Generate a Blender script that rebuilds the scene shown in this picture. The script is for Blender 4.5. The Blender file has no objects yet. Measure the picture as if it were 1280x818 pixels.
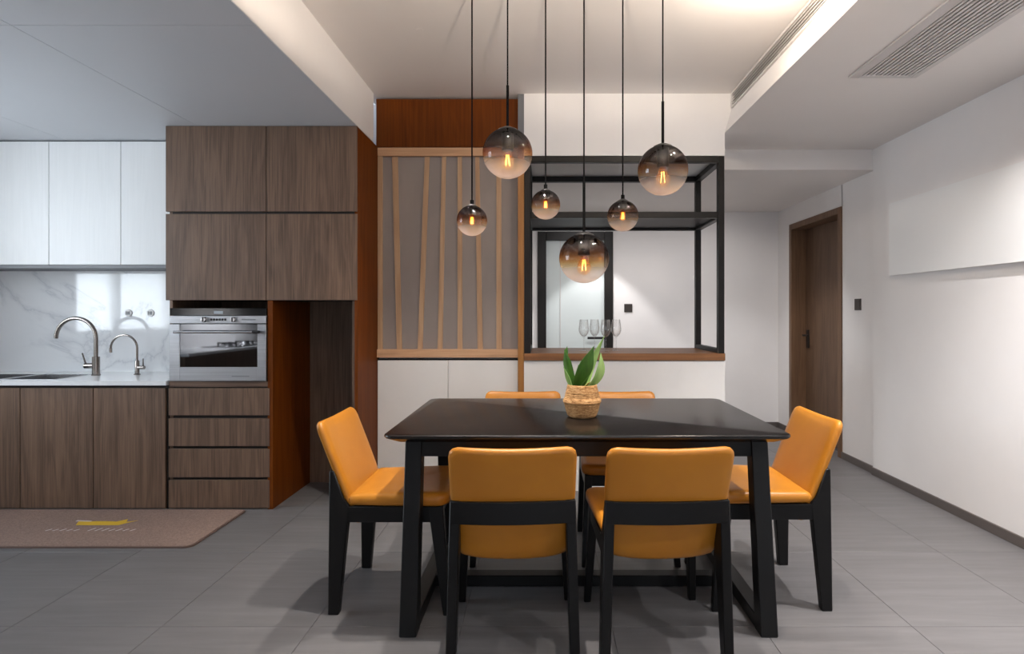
import bpy, bmesh, math, random
from mathutils import Vector, Matrix
random.seed(4)
S = bpy.context.scene
COL = S.collection
PI = math.pi

# ------------------------------------------------------------------ camera
F = 720.0; VX, VY = 680.0, 392.0           # focal length in px, vanishing point in the 1280x818 frame
CAMZ = 1.2
cam_d = bpy.data.cameras.new('camera'); cam = bpy.data.objects.new('camera', cam_d); COL.objects.link(cam)
cam.location = (0, 0, CAMZ); cam.rotation_euler = (PI/2, 0, 0)
cam_d.sensor_width = 36.0; cam_d.lens = 36.0*F/1280.0
cam_d.shift_x = (640-VX)/1280.0; cam_d.shift_y = (VY-409)/1280.0
cam_d.clip_start = 0.05
S.camera = cam

# ------------------------------------------------------------------ world, light, exposure
W = bpy.data.worlds.new('world'); S.world = W; W.use_nodes = True
W.node_tree.nodes['Background'].inputs[0].default_value = (0.72, 0.84, 1.0, 1)
W.node_tree.nodes['Background'].inputs[1].default_value = 1.6
S.view_settings.view_transform = 'Standard'; S.view_settings.look = 'None'
S.view_settings.gamma = 1.0; S.view_settings.use_curve_mapping = False
S.view_settings.exposure = 0.15

def light(name, kind, loc, power, color, rot=(0, 0, 0), **kw):
    d = bpy.data.lights.new(name, kind); d.energy = power; d.color = color
    for k, v in kw.items(): setattr(d, k, v)
    o = bpy.data.objects.new(name, d); COL.objects.link(o); o.location = loc; o.rotation_euler = rot
    return o
# daylight through the kitchen window, and fill through an added window behind the viewer
light('daylight_kitchen', 'AREA', (-4.42, 2.27, 1.60), 78, (0.86, 0.93, 1.0), (0, -PI/2, 0), shape='RECTANGLE', size=1.25, size_y=1.5)
light('living_fill', 'AREA', (0.6, -2.75, 1.25), 14, (0.97, 0.97, 1.0), (PI/2, 0, 0), shape='RECTANGLE', size=2.6, size_y=1.9)
WARM = (1.0, 0.86, 0.70); NEUT = (1.0, 0.94, 0.87); COOL = (1.0, 0.975, 0.965)

# ------------------------------------------------------------------ helpers
WL = {}                                      # world origin of every parent
class G:
    def __init__(s): s.v = []; s.f = []
    def add(s, v, f):
        b = len(s.v); s.v += [tuple(p) for p in v]; s.f += [tuple(i+b for i in q) for q in f]; return s
    def box(s, x0, x1, y0, y1, z0, z1):
        x0, x1 = sorted((x0, x1)); y0, y1 = sorted((y0, y1)); z0, z1 = sorted((z0, z1))
        return s.add([(x0,y0,z0),(x1,y0,z0),(x1,y1,z0),(x0,y1,z0),(x0,y0,z1),(x1,y0,z1),(x1,y1,z1),(x0,y1,z1)],
                     [(3,2,1,0),(4,5,6,7),(0,1,5,4),(1,2,6,5),(2,3,7,6),(3,0,4,7)])
    def prism(s, poly, axis, a, b):          # poly in the two other axes (x:(y,z) y:(x,z) z:(x,y))
        def p(q, t):
            return (t, q[0], q[1]) if axis == 'x' else ((q[0], t, q[1]) if axis == 'y' else (q[0], q[1], t))
        n = len(poly)
        v = [p(q, a) for q in poly] + [p(q, b) for q in poly]
        f = [tuple(range(n)), tuple(range(2*n-1, n-1, -1))] + [(i, i+n, (i+1) % n+n, (i+1) % n) for i in range(n)]
        return s.add(v, f)
    def loft(s, rings, cap=True, closed=False):
        n = len(rings[0]); v = [p for r in rings for p in r]; f = []
        m = len(rings)
        for i in range(m if closed else m-1):
            j = (i+1) % m
            for k in range(n):
                k2 = (k+1) % n
                f.append((i*n+k, i*n+k2, j*n+k2, j*n+k))
        if cap and not closed: f += [tuple(range(n-1, -1, -1)), tuple(range((m-1)*n, m*n))]
        return s.add(v, f)
    def tube(s, pts, r, seg=10, cap=True):
        pts = [Vector(p) for p in pts]; rs = r if isinstance(r, (list, tuple)) else [r]*len(pts)
        rings = []; t0 = (pts[1]-pts[0]).normalized()
        u = t0.orthogonal().normalized()
        for i, p in enumerate(pts):
            a = pts[max(i-1, 0)]; b = pts[min(i+1, len(pts)-1)]
            t = (b-a).normalized(); u = (u - t*u.dot(t)).normalized(); w = t.cross(u)
            rings.append([p + (u*math.cos(2*PI*k/seg)+w*math.sin(2*PI*k/seg))*rs[i] for k in range(seg)])
        return s.loft(rings, cap)
    def lathe(s, prof, c=(0, 0, 0), seg=32, cap=False):
        rings = [[(c[0]+max(r, 1e-4)*math.cos(2*PI*k/seg), c[1]+max(r, 1e-4)*math.sin(2*PI*k/seg), c[2]+z) for k in range(seg)] for r, z in prof]
        return s.loft(rings, cap)
    def pad(s, outline, prof, fn):           # cushion: outline scaled inwards by profile (inset, height); fn maps (u,v,h) to a point
        cx = sum(p[0] for p in outline)/len(outline); cy = sum(p[1] for p in outline)/len(outline)
        R = 0.5*min(max(p[0] for p in outline)-min(p[0] for p in outline), max(p[1] for p in outline)-min(p[1] for p in outline))
        rings = []
        for ins, h in prof:
            k = 1-ins/R
            if ins < R*0.6:
                ring = []
                for (x, y) in outline:
                    d = Vector((x-cx, y-cy))
                    ring.append(fn(cx+d.x*(1-ins/max(abs(max(p[0] for p in outline)-cx), 1e-6)), cy+d.y*(1-ins/max(abs(max(p[1] for p in outline)-cy), 1e-6)), h))
            else:
                ring = [fn(cx+(x-cx)*k, cy+(y-cy)*k, h) for (x, y) in outline]
            rings.append(ring)
        return s.loft(rings, True)

def rrect(x0, x1, y0, y1, r, seg=5):
    rs = r if isinstance(r, (list, tuple)) else [r]*4      # corners: (x1,y1),(x0,y1),(x0,y0),(x1,y0)
    out = []
    for (cx, cy, a, q) in ((x1, y1, 0, rs[0]), (x0, y1, 90, rs[1]), (x0, y0, 180, rs[2]), (x1, y0, 270, rs[3])):
        ox = cx - q*(1 if cx == x1 else -1); oy = cy - q*(1 if cy == y1 else -1)
        for k in range(seg+1):
            t = math.radians(a+90*k/seg); out.append((ox+q*math.cos(t), oy+q*math.sin(t)))
    return out

def mesh_of(name, g, bevel=0, seg=1, smooth=True, ang=35, origin=(0, 0, 0)):
    me = bpy.data.meshes.new(name)
    o = Vector(origin)
    me.from_pydata([tuple(Vector(p)-o) for p in g.v], [], g.f); me.update()
    bm = bmesh.new(); bm.from_mesh(me)
    bmesh.ops.recalc_face_normals(bm, faces=bm.faces)
    if bevel:
        ed = [e for e in bm.edges if len(e.link_faces) == 2 and e.calc_face_angle(0) > 0.5]
        bmesh.ops.bevel(bm, geom=ed, offset=bevel, segments=seg, affect='EDGES', clamp_overlap=True)
    bm.to_mesh(me); bm.free()
    if smooth:
        me.polygons.foreach_set('use_smooth', [True]*len(me.polygons))
        me.set_sharp_from_angle(angle=math.radians(ang))
    return me

def obj(name, g, mat, parent=None, bevel=0, seg=1, smooth=True, ang=35, local=False):
    if parent is not None: org = (0, 0, 0) if local else WL[parent.name]
    else:
        xs, ys, zs = zip(*g.v); org = ((min(xs)+max(xs))/2, (min(ys)+max(ys))/2, min(zs))
    me = mesh_of(name, g, bevel, seg, smooth, ang, org); me.materials.append(mat)
    o = bpy.data.objects.new(name, me); COL.objects.link(o)
    if parent is not None: o.parent = parent; WL[o.name] = WL.get(parent.name, (0, 0, 0))
    else: o.location = org; WL[o.name] = org
    return o
def tag(o, label, cat, group=None):
    o['label'] = label; o['category'] = cat
    if group: o['group'] = group
    return o
def thing(name, loc, label, cat, group=None, rotz=0):
    o = bpy.data.objects.new(name, None); COL.objects.link(o); o.location = loc; o.rotation_euler = (0, 0, rotz)
    o.empty_display_size = 0.1; WL[o.name] = tuple(loc)
    return tag(o, label, cat, group)
def struct(name, g, mat, **kw):
    o = obj(name, g, mat, **kw); o['kind'] = 'structure'; return o
def sroot(name, loc):
    o = bpy.data.objects.new(name, None); COL.objects.link(o); o.location = loc; WL[o.name] = tuple(loc); o['kind'] = 'structure'; return o
def copy_tree(o, parent=None):
    c = o.copy(); COL.objects.link(c); c.parent = parent
    for ch in list(o.children): copy_tree(ch, c)
    return c

# ------------------------------------------------------------------ materials
def srgb(r, g, b):
    f = lambda c: (c/255/12.92 if c/255 <= 0.04045 else ((c/255+0.055)/1.055)**2.4)
    return (f(r), f(g), f(b), 1)
class M:
    def __init__(s, name, color=(0.8, 0.8, 0.8, 1), rough=0.5, metal=0.0, spec=0.5, coat=0.0):
        s.m = bpy.data.materials.new(name); s.m.use_nodes = True; s.nt = s.m.node_tree
        s.b = s.nt.nodes['Principled BSDF']; s.out = s.nt.nodes['Material Output']
        s.set('Base Color', color); s.set('Roughness', rough); s.set('Metallic', metal); s.set('Specular IOR Level', spec); s.set('Coat Weight', coat)
    def set(s, k, v): s.b.inputs[k].default_value = v
    def n(s, t, **kw):
        q = s.nt.nodes.new(t)
        for k, v in kw.items():
            if k in q.inputs: q.inputs[k].default_value = v
            else: setattr(q, k, v)
        return q
    def l(s, a, b): s.nt.links.new(a, b)
    def coords(s, scale, rand=0.0, kind='Object', rot=(0, 0, 0)):
        tc = s.n('ShaderNodeTexCoord'); mp = s.n('ShaderNodeMapping'); mp.inputs['Scale'].default_value = scale; mp.inputs['Rotation'].default_value = rot
        src = tc.outputs[kind]
        if rand:
            oi = s.n('ShaderNodeObjectInfo'); ml = s.n('ShaderNodeVectorMath', operation='SCALE'); ml.inputs[0].default_value = (7.1, 13.7, 5.3)
            sc = s.n('ShaderNodeMath', operation='MULTIPLY'); sc.inputs[1].default_value = rand
            s.l(oi.outputs['Random'], sc.inputs[0]); s.l(sc.outputs[0], ml.inputs['Scale'])
            ad = s.n('ShaderNodeVectorMath', operation='ADD'); s.l(src, ad.inputs[0]); s.l(ml.outputs[0], ad.inputs[1]); src = ad.outputs[0]
        s.l(src, mp.inputs['Vector']); return mp.outputs[0]
    def ramp(s, fac, stops):
        r = s.n('ShaderNodeValToRGB'); el = r.color_ramp.elements
        el[0].position, el[0].color = stops[0]; el[1].position, el[1].color = stops[-1]
        for p, c in stops[1:-1]:
            e = el.new(p); e.color = c
        s.l(fac, r.inputs[0]); return r.outputs[0]
    def noise(s, vec, scale, detail=4, rough=0.55, dist=0.0):
        q = s.n('ShaderNodeTexNoise'); q.inputs['Scale'].default_value = scale; q.inputs['Detail'].default_value = detail
        q.inputs['Roughness'].default_value = rough; q.inputs['Distortion'].default_value = dist
        s.l(vec, q.inputs['Vector']); return q.outputs['Fac']
    def bump(s, h, strength, dist=0.002):
        b = s.n('ShaderNodeBump'); b.inputs['Strength'].default_value = strength; b.inputs['Distance'].default_value = dist
        s.l(h, b.inputs['Height']); s.l(b.outputs[0], s.b.inputs['Normal'])
    def mix(s, a, b, fac, mode='MULTIPLY'):
        q = s.n('ShaderNodeMix', data_type='RGBA', blend_type=mode)
        if isinstance(fac, float): q.inputs[0].default_value = fac
        else: s.l(fac, q.inputs[0])
        for i, x in ((6, a), (7, b)):
            if isinstance(x, tuple): q.inputs[i].default_value = x
            else: s.l(x, q.inputs[i])
        return q.outputs[2]

def wood(name, dark, mid, light_, rough=0.5, axis='z', spec=0.4, rand=1.0, fine=1.0, bump=0.12, ring=0.16):
    m = M(name, rough=rough, spec=spec)
    big = {'z': (5, 5, 0.45), 'x': (0.45, 5, 5), 'y': (5, 0.45, 5)}[axis]
    fin = {'z': (90, 90, 2.2), 'x': (2.2, 90, 90), 'y': (90, 2.2, 90)}[axis]
    c1 = m.coords(big, rand); c2 = m.coords(tuple(q*fine for q in fin), rand)
    n1 = m.noise(c1, 1.6, 3, 0.5, 1.2)
    # cathedral rings out of the broad noise
    ml = m.n('ShaderNodeMath', operation='MULTIPLY'); ml.inputs[1].default_value = 26; m.l(n1, ml.inputs[0])
    sn = m.n('ShaderNodeMath', operation='SINE'); m.l(ml.outputs[0], sn.inputs[0])
    mr = m.n('ShaderNodeMapRange'); mr.inputs[1].default_value = -1; mr.inputs[2].default_value = 1; m.l(sn.outputs[0], mr.inputs[0])
    n2 = m.noise(c2, 1.0, 4, 0.65)
    mx = m.n('ShaderNodeMix', data_type='FLOAT'); mx.inputs[0].default_value = 1-ring
    m.l(mr.outputs[0], mx.inputs[2]); m.l(n2, mx.inputs[3])
    col = m.ramp(mx.outputs[0], [(0.25, dark), (0.5, mid), (0.78, light_)])
    m.l(col, m.b.inputs['Base Color']); m.bump(n2, bump, 0.001)
    return m.m

def plain(name, c, rough=0.5, metal=0.0, spec=0.5, mottle=0.0, scale=8, bump=0.0, coat=0.0):
    m = M(name, c, rough, metal, spec, coat)
    if mottle or bump:
        n = m.noise(m.coords((scale,)*3), 1.0, 5, 0.6)
        if mottle:
            a = tuple(max(0, x*(1-mottle)) for x in c[:3])+(1,); b = tuple(min(1, x*(1+mottle)) for x in c[:3])+(1,)
            m.l(m.ramp(n, [(0.3, a), (0.7, b)]), m.b.inputs['Base Color'])
        if bump: m.bump(n, bump, 0.002)
    return m.m

MAT = {}
MAT['wall'] = plain('wall_paint', srgb(235, 232, 231), 0.75, mottle=0.015, scale=3, bump=0.02)
MAT['ceil'] = plain('ceiling_paint', srgb(232, 227, 224), 0.85, mottle=0.01, scale=2)
MAT['kceil'] = plain('kitchen_ceiling_panel', srgb(200, 203, 208), 0.5, mottle=0.012, scale=2)
MAT['oak'] = wood('smoked_oak', srgb(78, 61, 49), srgb(105, 83, 68), srgb(127, 101, 82), 0.48, fine=1.3)
MAT['oakx'] = wood('smoked_oak_strip', srgb(68, 52, 43), srgb(99, 78, 65), srgb(124, 98, 80), 0.48, axis='x')
MAT['walnut'] = wood('walnut_veneer', srgb(84, 38, 2), srgb(100, 48, 4), srgb(114, 58, 8), 0.55, fine=0.6, spec=0.15)
MAT['post'] = wood('walnut_post', srgb(138, 92, 44), srgb(158, 108, 56), srgb(176, 124, 68), 0.5, fine=0.6)
MAT['walnutx'] = wood('walnut_edge', srgb(108, 70, 40), srgb(135, 90, 54), srgb(155, 108, 68), 0.4, axis='x', fine=0.6)
MAT['pine'] = wood('pale_wood', srgb(168, 134, 104), srgb(184, 150, 118), srgb(198, 166, 134), 0.5, axis='z', bump=0.05)
MAT['pinex'] = wood('pale_wood_rail', srgb(180, 140, 106), srgb(200, 158, 122), srgb(214, 174, 138), 0.5, axis='x', bump=0.05)
MAT['doorwood'] = wood('door_wood', srgb(78, 58, 44), srgb(98, 74, 56), srgb(114, 88, 68), 0.5, fine=1.2, bump=0.05)
MAT['doorframe'] = wood('door_frame_wood', srgb(92, 68, 50), srgb(112, 84, 62), srgb(126, 98, 74), 0.5, fine=1.2, bump=0.05)
MAT['black'] = wood('black_stained_ash', srgb(6, 5, 5), srgb(14, 12, 12), srgb(30, 25, 24), 0.25, axis='x', spec=0.35, bump=0.4)
MAT['blackleg'] = plain('black_lacquer_wood', srgb(10, 9, 10), 0.45, spec=0.3, mottle=0.15, scale=20)
MAT['steel_black'] = plain('black_metal', srgb(21, 17, 15), 0.42, 0.0, spec=0.3, mottle=0.1, scale=6)
MAT['shelf_black'] = plain('black_shelf', srgb(26, 21, 19), 0.45, spec=0.15)
MAT['white'] = plain('white_lacquer', srgb(236, 234, 232), 0.35, mottle=0.006)
MAT['whitewood'] = wood('white_stained_wood', srgb(232, 233, 233), srgb(235, 236, 236), srgb(238, 239, 239), 0.4, bump=0.02)
MAT['grey'] = plain('grey_part_and_shade', srgb(112, 114, 118), 0.5)  # own grey of rails, slots and prints; painted shade on the wall side
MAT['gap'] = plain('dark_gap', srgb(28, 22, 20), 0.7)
MAT['steel'] = None
m = M('brushed_steel', srgb(176, 178, 182), 0.38, 1.0)
n = m.noise(m.coords((2, 60, 300)), 1.0, 3); m.l(m.ramp(n, [(0.3, srgb(168, 170, 174)), (0.7, srgb(188, 190, 194))]), m.b.inputs['Base Color']); m.bump(n, 0.05)
MAT['steel'] = m.m
MAT['nickel'] = plain('brushed_nickel', srgb(150, 143, 138), 0.24, 1.0, mottle=0.05, scale=40)
MAT['knob'] = plain('satin_knob_metal', srgb(190, 190, 192), 0.25, 1.0)
MAT['ovenglass'] = plain('black_oven_glass', srgb(13, 14, 16), 0.1, spec=0.4)
MAT['mirrorglass'] = plain('tinted_oven_glass', (0.14, 0.145, 0.155, 1), 0.03, 1.0)
MAT['quartz'] = plain('white_quartz', srgb(232, 233, 234), 0.2, mottle=0.02, scale=30)
MAT['plastic_black'] = plain('black_plastic', srgb(24, 23, 23), 0.4)
MAT['cord'] = plain('black_cord', srgb(12, 11, 12), 0.8, spec=0.1)
MAT['switch'] = plain('bronze_switch', srgb(66, 58, 54), 0.35, 0.5)
MAT['skirting'] = plain('grey_skirting', srgb(92, 85, 82), 0.45, mottle=0.06)
MAT['vent'] = plain('vent_metal', srgb(205, 200, 198), 0.5)
MAT['ventdark'] = plain('vent_dark', srgb(40, 32, 28), 0.9)
MAT['art'] = plain('white_canvas', srgb(238, 238, 238), 0.9)
MAT['artback'] = plain('canvas_edge', srgb(225, 222, 220), 0.8)

# floor tile: long faint streaks, small shifts of tone from tile to tile
m = M('grey_stone_tile', rough=0.42, spec=0.4)
n1 = m.noise(m.coords((2.0, 26, 4), 1.0), 1.0, 6, 0.6, 0.4); n2 = m.noise(m.coords((2.5, 2.5, 2.5), 1.0), 1.0, 4)
c = m.ramp(n1, [(0.25, srgb(96, 94, 95)), (0.5, srgb(104, 102, 103)), (0.75, srgb(112, 110, 111))])
c = m.mix(c, m.ramp(n2, [(0.3, (0.86, 0.86, 0.86, 1)), (0.7, (1, 1, 1, 1))]), 0.7)
m.l(c, m.b.inputs['Base Color']); m.bump(n1, 0.06, 0.001); MAT['tile'] = m.m
MAT['grout'] = plain('grey_grout', srgb(84, 80, 80), 0.8)
# marble
m = M('white_marble', rough=0.06, spec=0.6)
cc = m.coords((1.0, 1.0, 1.0), 0, rot=(0, 0.7, 0))
wv = m.noise(cc, 1.1, 8, 0.55, 0.9)
ab = m.n('ShaderNodeMath', operation='SUBTRACT'); ab.inputs[1].default_value = 0.5; m.l(wv, ab.inputs[0])
a2 = m.n('ShaderNodeMath', operation='ABSOLUTE'); m.l(ab.outputs[0], a2.inputs[0])
c = m.ramp(a2.outputs[0], [(0.0, srgb(208, 211, 215)), (0.006, srgb(224, 226, 229)), (0.03, srgb(234, 236, 238)), (0.2, srgb(240, 241, 243))])
m.l(c, m.b.inputs['Base Color']); MAT['marble'] = m.m
# leather
m = M('tan_leather', srgb(206, 134, 48), 0.36, spec=0.38)
n = m.noise(m.coords((260,)*3), 1.0, 3); n2 = m.noise(m.coords((5,)*3), 1.0, 3)
m.l(m.ramp(n2, [(0.3, srgb(173, 110, 31)), (0.7, srgb(185, 121, 38))]), m.b.inputs['Base Color']); m.bump(n, 0.06, 0.0006); MAT['leather'] = m.m
# grey screen panel
m = M('grey_screen_panel', srgb(118, 110, 108), 0.5)
n = m.noise(m.coords((3, 3, 1.2)), 1.0, 4); m.l(m.ramp(n, [(0.3, srgb(136, 127, 124)), (0.7, srgb(153, 142, 136))]), m.b.inputs['Base Color']); MAT['screen'] = m.m
# rug
m = M('taupe_mat_weave', rough=0.9, spec=0.1)
n = m.noise(m.coords((140,)*3), 1.0, 3); n2 = m.noise(m.coords((2,)*3), 1.0, 3)
c = m.mix(m.ramp(n, [(0.3, srgb(120, 100, 92)), (0.7, srgb(149, 127, 115))]), m.ramp(n2, [(0.3, (0.9, 0.9, 0.92, 1)), (0.7, (1, 1, 1, 1))]), 0.8)
m.l(c, m.b.inputs['Base Color']); m.bump(n, 0.5, 0.003); MAT['rug'] = m.m
MAT['rugedge'] = plain('mat_binding', srgb(104, 84, 76), 0.9)
MAT['yellow'] = plain('yellow_print', srgb(196, 158, 32), 0.8)
MAT['paleprint'] = plain('pale_print', srgb(196, 186, 182), 0.8)
# basket
m = M('seagrass_weave', rough=0.75, spec=0.2)
n = m.noise(m.coords((60, 60, 160)), 1.0, 4, 0.7); n2 = m.noise(m.coords((14,)*3), 1.0, 3)
c = m.mix(m.ramp(n, [(0.25, srgb(108, 72, 40)), (0.5, srgb(186, 142, 94)), (0.75, srgb(222, 186, 138))]), m.ramp(n2, [(0.3, (0.75, 0.7, 0.65, 1)), (0.7, (1, 1, 1, 1))]), 0.8)
m.l(c, m.b.inputs['Base Color']); m.bump(n, 0.8, 0.004); MAT['basket'] = m.m
def leafmat(name, a, b):
    m = M(name, rough=0.35, spec=0.5)
    n = m.noise(m.coords((30, 30, 6), 1.0), 1.0, 3); m.l(m.ramp(n, [(0.3, a), (0.7, b)]), m.b.inputs['Base Color'])
    return m.m
MAT['leafd'] = leafmat('dark_leaf', srgb(40, 80, 22), srgb(70, 114, 36))
MAT['leafl'] = leafmat('pale_leaf', srgb(128, 168, 88), srgb(168, 198, 124))
MAT['soil'] = plain('dark_soil', srgb(60, 42, 30), 0.9, mottle=0.3, scale=60)

def glassy(name, tint, gloss=0.08, haze=0.0, haze_col=(0.8, 0.8, 0.8, 1), rough=0.0):
    m = M(name); nt = m.nt; nt.nodes.remove(m.b)
    t = m.n('ShaderNodeBsdfTransparent'); t.inputs[0].default_value = tint
    g = m.n('ShaderNodeBsdfGlossy'); g.inputs['Roughness'].default_value = rough
    lw = m.n('ShaderNodeLayerWeight'); lw.inputs[0].default_value = 0.25
    mp = m.n('ShaderNodeMapRange'); mp.inputs[3].default_value = gloss*0.5; mp.inputs[4].default_value = min(1, gloss*7)
    m.l(lw.outputs['Facing'], mp.inputs[0])
    mx = m.n('ShaderNodeMixShader'); m.l(mp.outputs[0], mx.inputs[0]); m.l(t.outputs[0], mx.inputs[1]); m.l(g.outputs[0], mx.inputs[2])
    last = mx
    if haze:
        d = m.n('ShaderNodeBsdfDiffuse'); d.inputs[0].default_value = haze_col
        m2 = m.n('ShaderNodeMixShader'); m2.inputs[0].default_value = haze; m.l(mx.outputs[0], m2.inputs[1]); m.l(d.outputs[0], m2.inputs[2]); last = m2
    m.l(last.outputs[0], m.out.inputs[0]); return m.m
MAT['clear'] = glassy('clear_glass', (0.97, 0.98, 0.98, 1), 0.09)
MAT['wineglass'] = glassy('wine_glass', (0.995, 0.995, 0.995, 1), 0.08, 0.018, (1, 1, 1, 1))  # faint white haze paints bright reflections into the clear glass
MAT['amber'] = glassy('amber_bulb_glass', (1.0, 0.78, 0.46, 1), 0.08, 0.12, (0.95, 0.6, 0.25, 1))
MAT['frost'] = glassy('pale_glass_pane', (0.9, 0.95, 0.95, 1), 0.08, 0.88, srgb(224, 232, 232))
def emis(name, c, s):
    m = M(name); m.nt.nodes.remove(m.b); e = m.n('ShaderNodeEmission'); e.inputs[0].default_value = c; e.inputs[1].default_value = s
    m.l(e.outputs[0], m.out.inputs[0]); return m.m
MAT['filament'] = emis('filament', (1.0, 0.55, 0.17, 1), 13)
MAT['lampglow'] = emis('lamp_lens', (1.0, 0.88, 0.72, 1), 12)
MAT['display'] = emis('oven_display', (0.7, 0.8, 0.9, 1), 0.35)
# smoked globe: plated dark at the crown, amber belt, clear below with white reflections painted in as haze
m = M('smoke_gradient_glass'); m.nt.nodes.remove(m.b)
tc = m.n('ShaderNodeTexCoord'); sp = m.n('ShaderNodeSeparateXYZ'); m.l(tc.outputs['Generated'], sp.inputs[0]); z = sp.outputs[2]
tint = m.ramp(z, [(0.0, (0.97, 0.96, 0.95, 1)), (0.24, (0.97, 0.95, 0.92, 1)), (0.37, (0.95, 0.77, 0.46, 1)), (0.48, (0.78, 0.45, 0.14, 1)), (0.60, (0.50, 0.29, 0.17, 1)), (0.73, (0.34, 0.25, 0.24, 1)), (0.85, (0.09, 0.07, 0.07, 1)), (0.93, (0.03, 0.025, 0.025, 1)), (1.0, (0.02, 0.02, 0.02, 1))])
t = m.n('ShaderNodeBsdfTransparent'); m.l(tint, t.inputs[0])
g = m.n('ShaderNodeBsdfGlossy'); g.inputs['Roughness'].default_value = 0.03; g.inputs[0].default_value = (0.9, 0.88, 0.9, 1)
lw = m.n('ShaderNodeLayerWeight'); lw.inputs[0].default_value = 0.3
base = m.ramp(z, [(0.0, (0.03,)*3+(1,)), (0.35, (0.03,)*3+(1,)), (0.55, (0.03,)*3+(1,)), (0.72, (0.05,)*3+(1,)), (0.88, (0.03,)*3+(1,)), (1.0, (0.02,)*3+(1,))])
pw = m.n('ShaderNodeMath', operation='POWER'); pw.inputs[1].default_value = 3.0; m.l(lw.outputs['Facing'], pw.inputs[0])
fr = m.n('ShaderNodeMath', operation='MULTIPLY_ADD'); fr.inputs[1].default_value = 0.35; m.l(pw.outputs[0], fr.inputs[0]); m.l(base, fr.inputs[2])
mx = m.n('ShaderNodeMixShader'); m.l(fr.outputs[0], mx.inputs[0]); m.l(t.outputs[0], mx.inputs[1]); m.l(g.outputs[0], mx.inputs[2])
hz = m.ramp(z, [(0.0, (0.60,)*3+(1,)), (0.20, (0.40,)*3+(1,)), (0.40, (0.08,)*3+(1,)), (0.55, (0.0,)*3+(1,))])
d = m.n('ShaderNodeBsdfDiffuse'); d.inputs[0].default_value = srgb(240, 238, 240)
tr = m.n('ShaderNodeBsdfTranslucent'); tr.inputs[0].default_value = srgb(240, 238, 240)
ad = m.n('ShaderNodeMixShader'); ad.inputs[0].default_value = 0.5; m.l(d.outputs[0], ad.inputs[1]); m.l(tr.outputs[0], ad.inputs[2])
m2 = m.n('ShaderNodeMixShader'); m.l(hz, m2.inputs[0]); m.l(mx.outputs[0], m2.inputs[1]); m.l(ad.outputs[0], m2.inputs[2])
m.l(m2.outputs[0], m.out.inputs[0]); MAT['globe'] = m.m

# ------------------------------------------------------------------ the setting
KZ, CZ, SZ, RZ = 2.351, 2.686, 2.421, 2.27     # kitchen, dining, soffit and corridor ceilings
YB, YF, YK = 3.89, 3.527, 4.10                 # pass-through plane, cabinet fronts, kitchen back wall
XB, XL, XR, XD, YR, YC = -1.151, -4.2, 2.45, 2.468, -2.6, 6.07

fl = struct('floor', G().box(XL-0.1, 2.75, YR-0.1, YC+0.1, -0.08, -0.003), MAT['grout'])
PX, PY, JX, JY = 0.575, 0.69, 0.26, 2.205
tme = mesh_of('floor_tile', G().box(-PX/2+0.0009, PX/2-0.0009, -PY/2+0.0009, PY/2-0.0009, -0.012, 0.0), 0.0008, 1); tme.materials.append(MAT['tile'])
for i in range(-8, 5):
    for j in range(-7, 6):
        cx, cy = JX+PX*(i+0.5), JY+PY*(j+0.5)
        if cx-PX/2 < XL-0.4 or cx+PX/2 > 3.0 or cy-PY/2 > YC: continue
        o = bpy.data.objects.new('floor_tile', tme); COL.objects.link(o); o.parent = fl
        o.location = (cx-WL['floor'][0], cy-WL['floor'][1], -WL['floor'][2])

struct('ceiling', G().box(XB-0.05, 1.32, YR-0.1, 4.12, CZ, CZ+0.1), MAT['ceil'])
kc = struct('ceiling_kitchen', G().box(XL-0.1, XB, YR-0.1, YB, KZ+0.004, CZ+0.1), MAT['wall'])
xs = [XL, -3.176, -2.127, XB]; ys = [YR, -0.1, 2.30, YB]
for i in range(3):
    for j in range(3):
        obj('ceiling_panel', G().box(xs[i]+0.0015, xs[i+1]-(0.0015 if i < 2 else 0), ys[j]+0.0015, ys[j+1]-(0.0015 if j < 2 else 0), KZ, KZ+0.006), MAT['kceil'], kc)
obj('ceiling_panel', G().box(XL, -2.33, YB, YK, KZ, KZ+0.006), MAT['kceil'], kc)
g = G().prism([(1.265, 2.583), (1.265, 2.575), (1.221, SZ), (2.62, SZ), (2.62, 2.583)], 'y', YR-0.1, 4.29)
g.box(1.36, 2.62, YR-0.1, 4.29, 2.583, CZ+0.1).box(1.265, 1.36, 1.02, 3.84, 2.668, CZ+0.1).box(1.265, 1.36, YR-0.1, 1.02, 2.583, CZ+0.1).box(1.265, 1.36, 3.84, 4.29, 2.583, CZ+0.1)
struct('ceiling_soffit', g, MAT['ceil'])
struct('ceiling_corridor', G().box(1.221, 2.75, 4.29, YC+0.1, RZ, CZ+0.1).box(-0.25, 1.221, 4.51, YC+0.1, RZ, CZ+0.1), MAT['ceil'])

# kitchen window wall on the left
wy0, wy1, wz0, wz1 = 1.55, 3.0, 1.0, 2.2
struct('wall_left', G().box(XL-0.2, XL, YR-0.1, wy0, 0, CZ).box(XL-0.2, XL, wy1, YK+0.2, 0, CZ).box(XL-0.2, XL, wy0, wy1, 0, wz0).box(XL-0.2, XL, wy0, wy1, wz1, CZ), MAT['wall'])
w = sroot('window_1', (XL-0.1, (wy0+wy1)/2, wz0))
g = G(); 
for (a, b) in ((wy0, wy0+0.04), (wy1-0.04, wy1), (2.38, 2.44)): g.box(XL-0.13, XL-0.06, a, b, wz0, wz1)
g.box(XL-0.13, XL-0.06, wy0, wy1, wz0, wz0+0.04).box(XL-0.13, XL-0.06, wy0, wy1, wz1-0.04, wz1)
obj('window_frame', g, MAT['white'], w)
obj('pane', G().box(XL-0.1, XL-0.094, wy0+0.04, 2.38, wz0+0.04, wz1-0.04), MAT['clear'], w)
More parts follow.
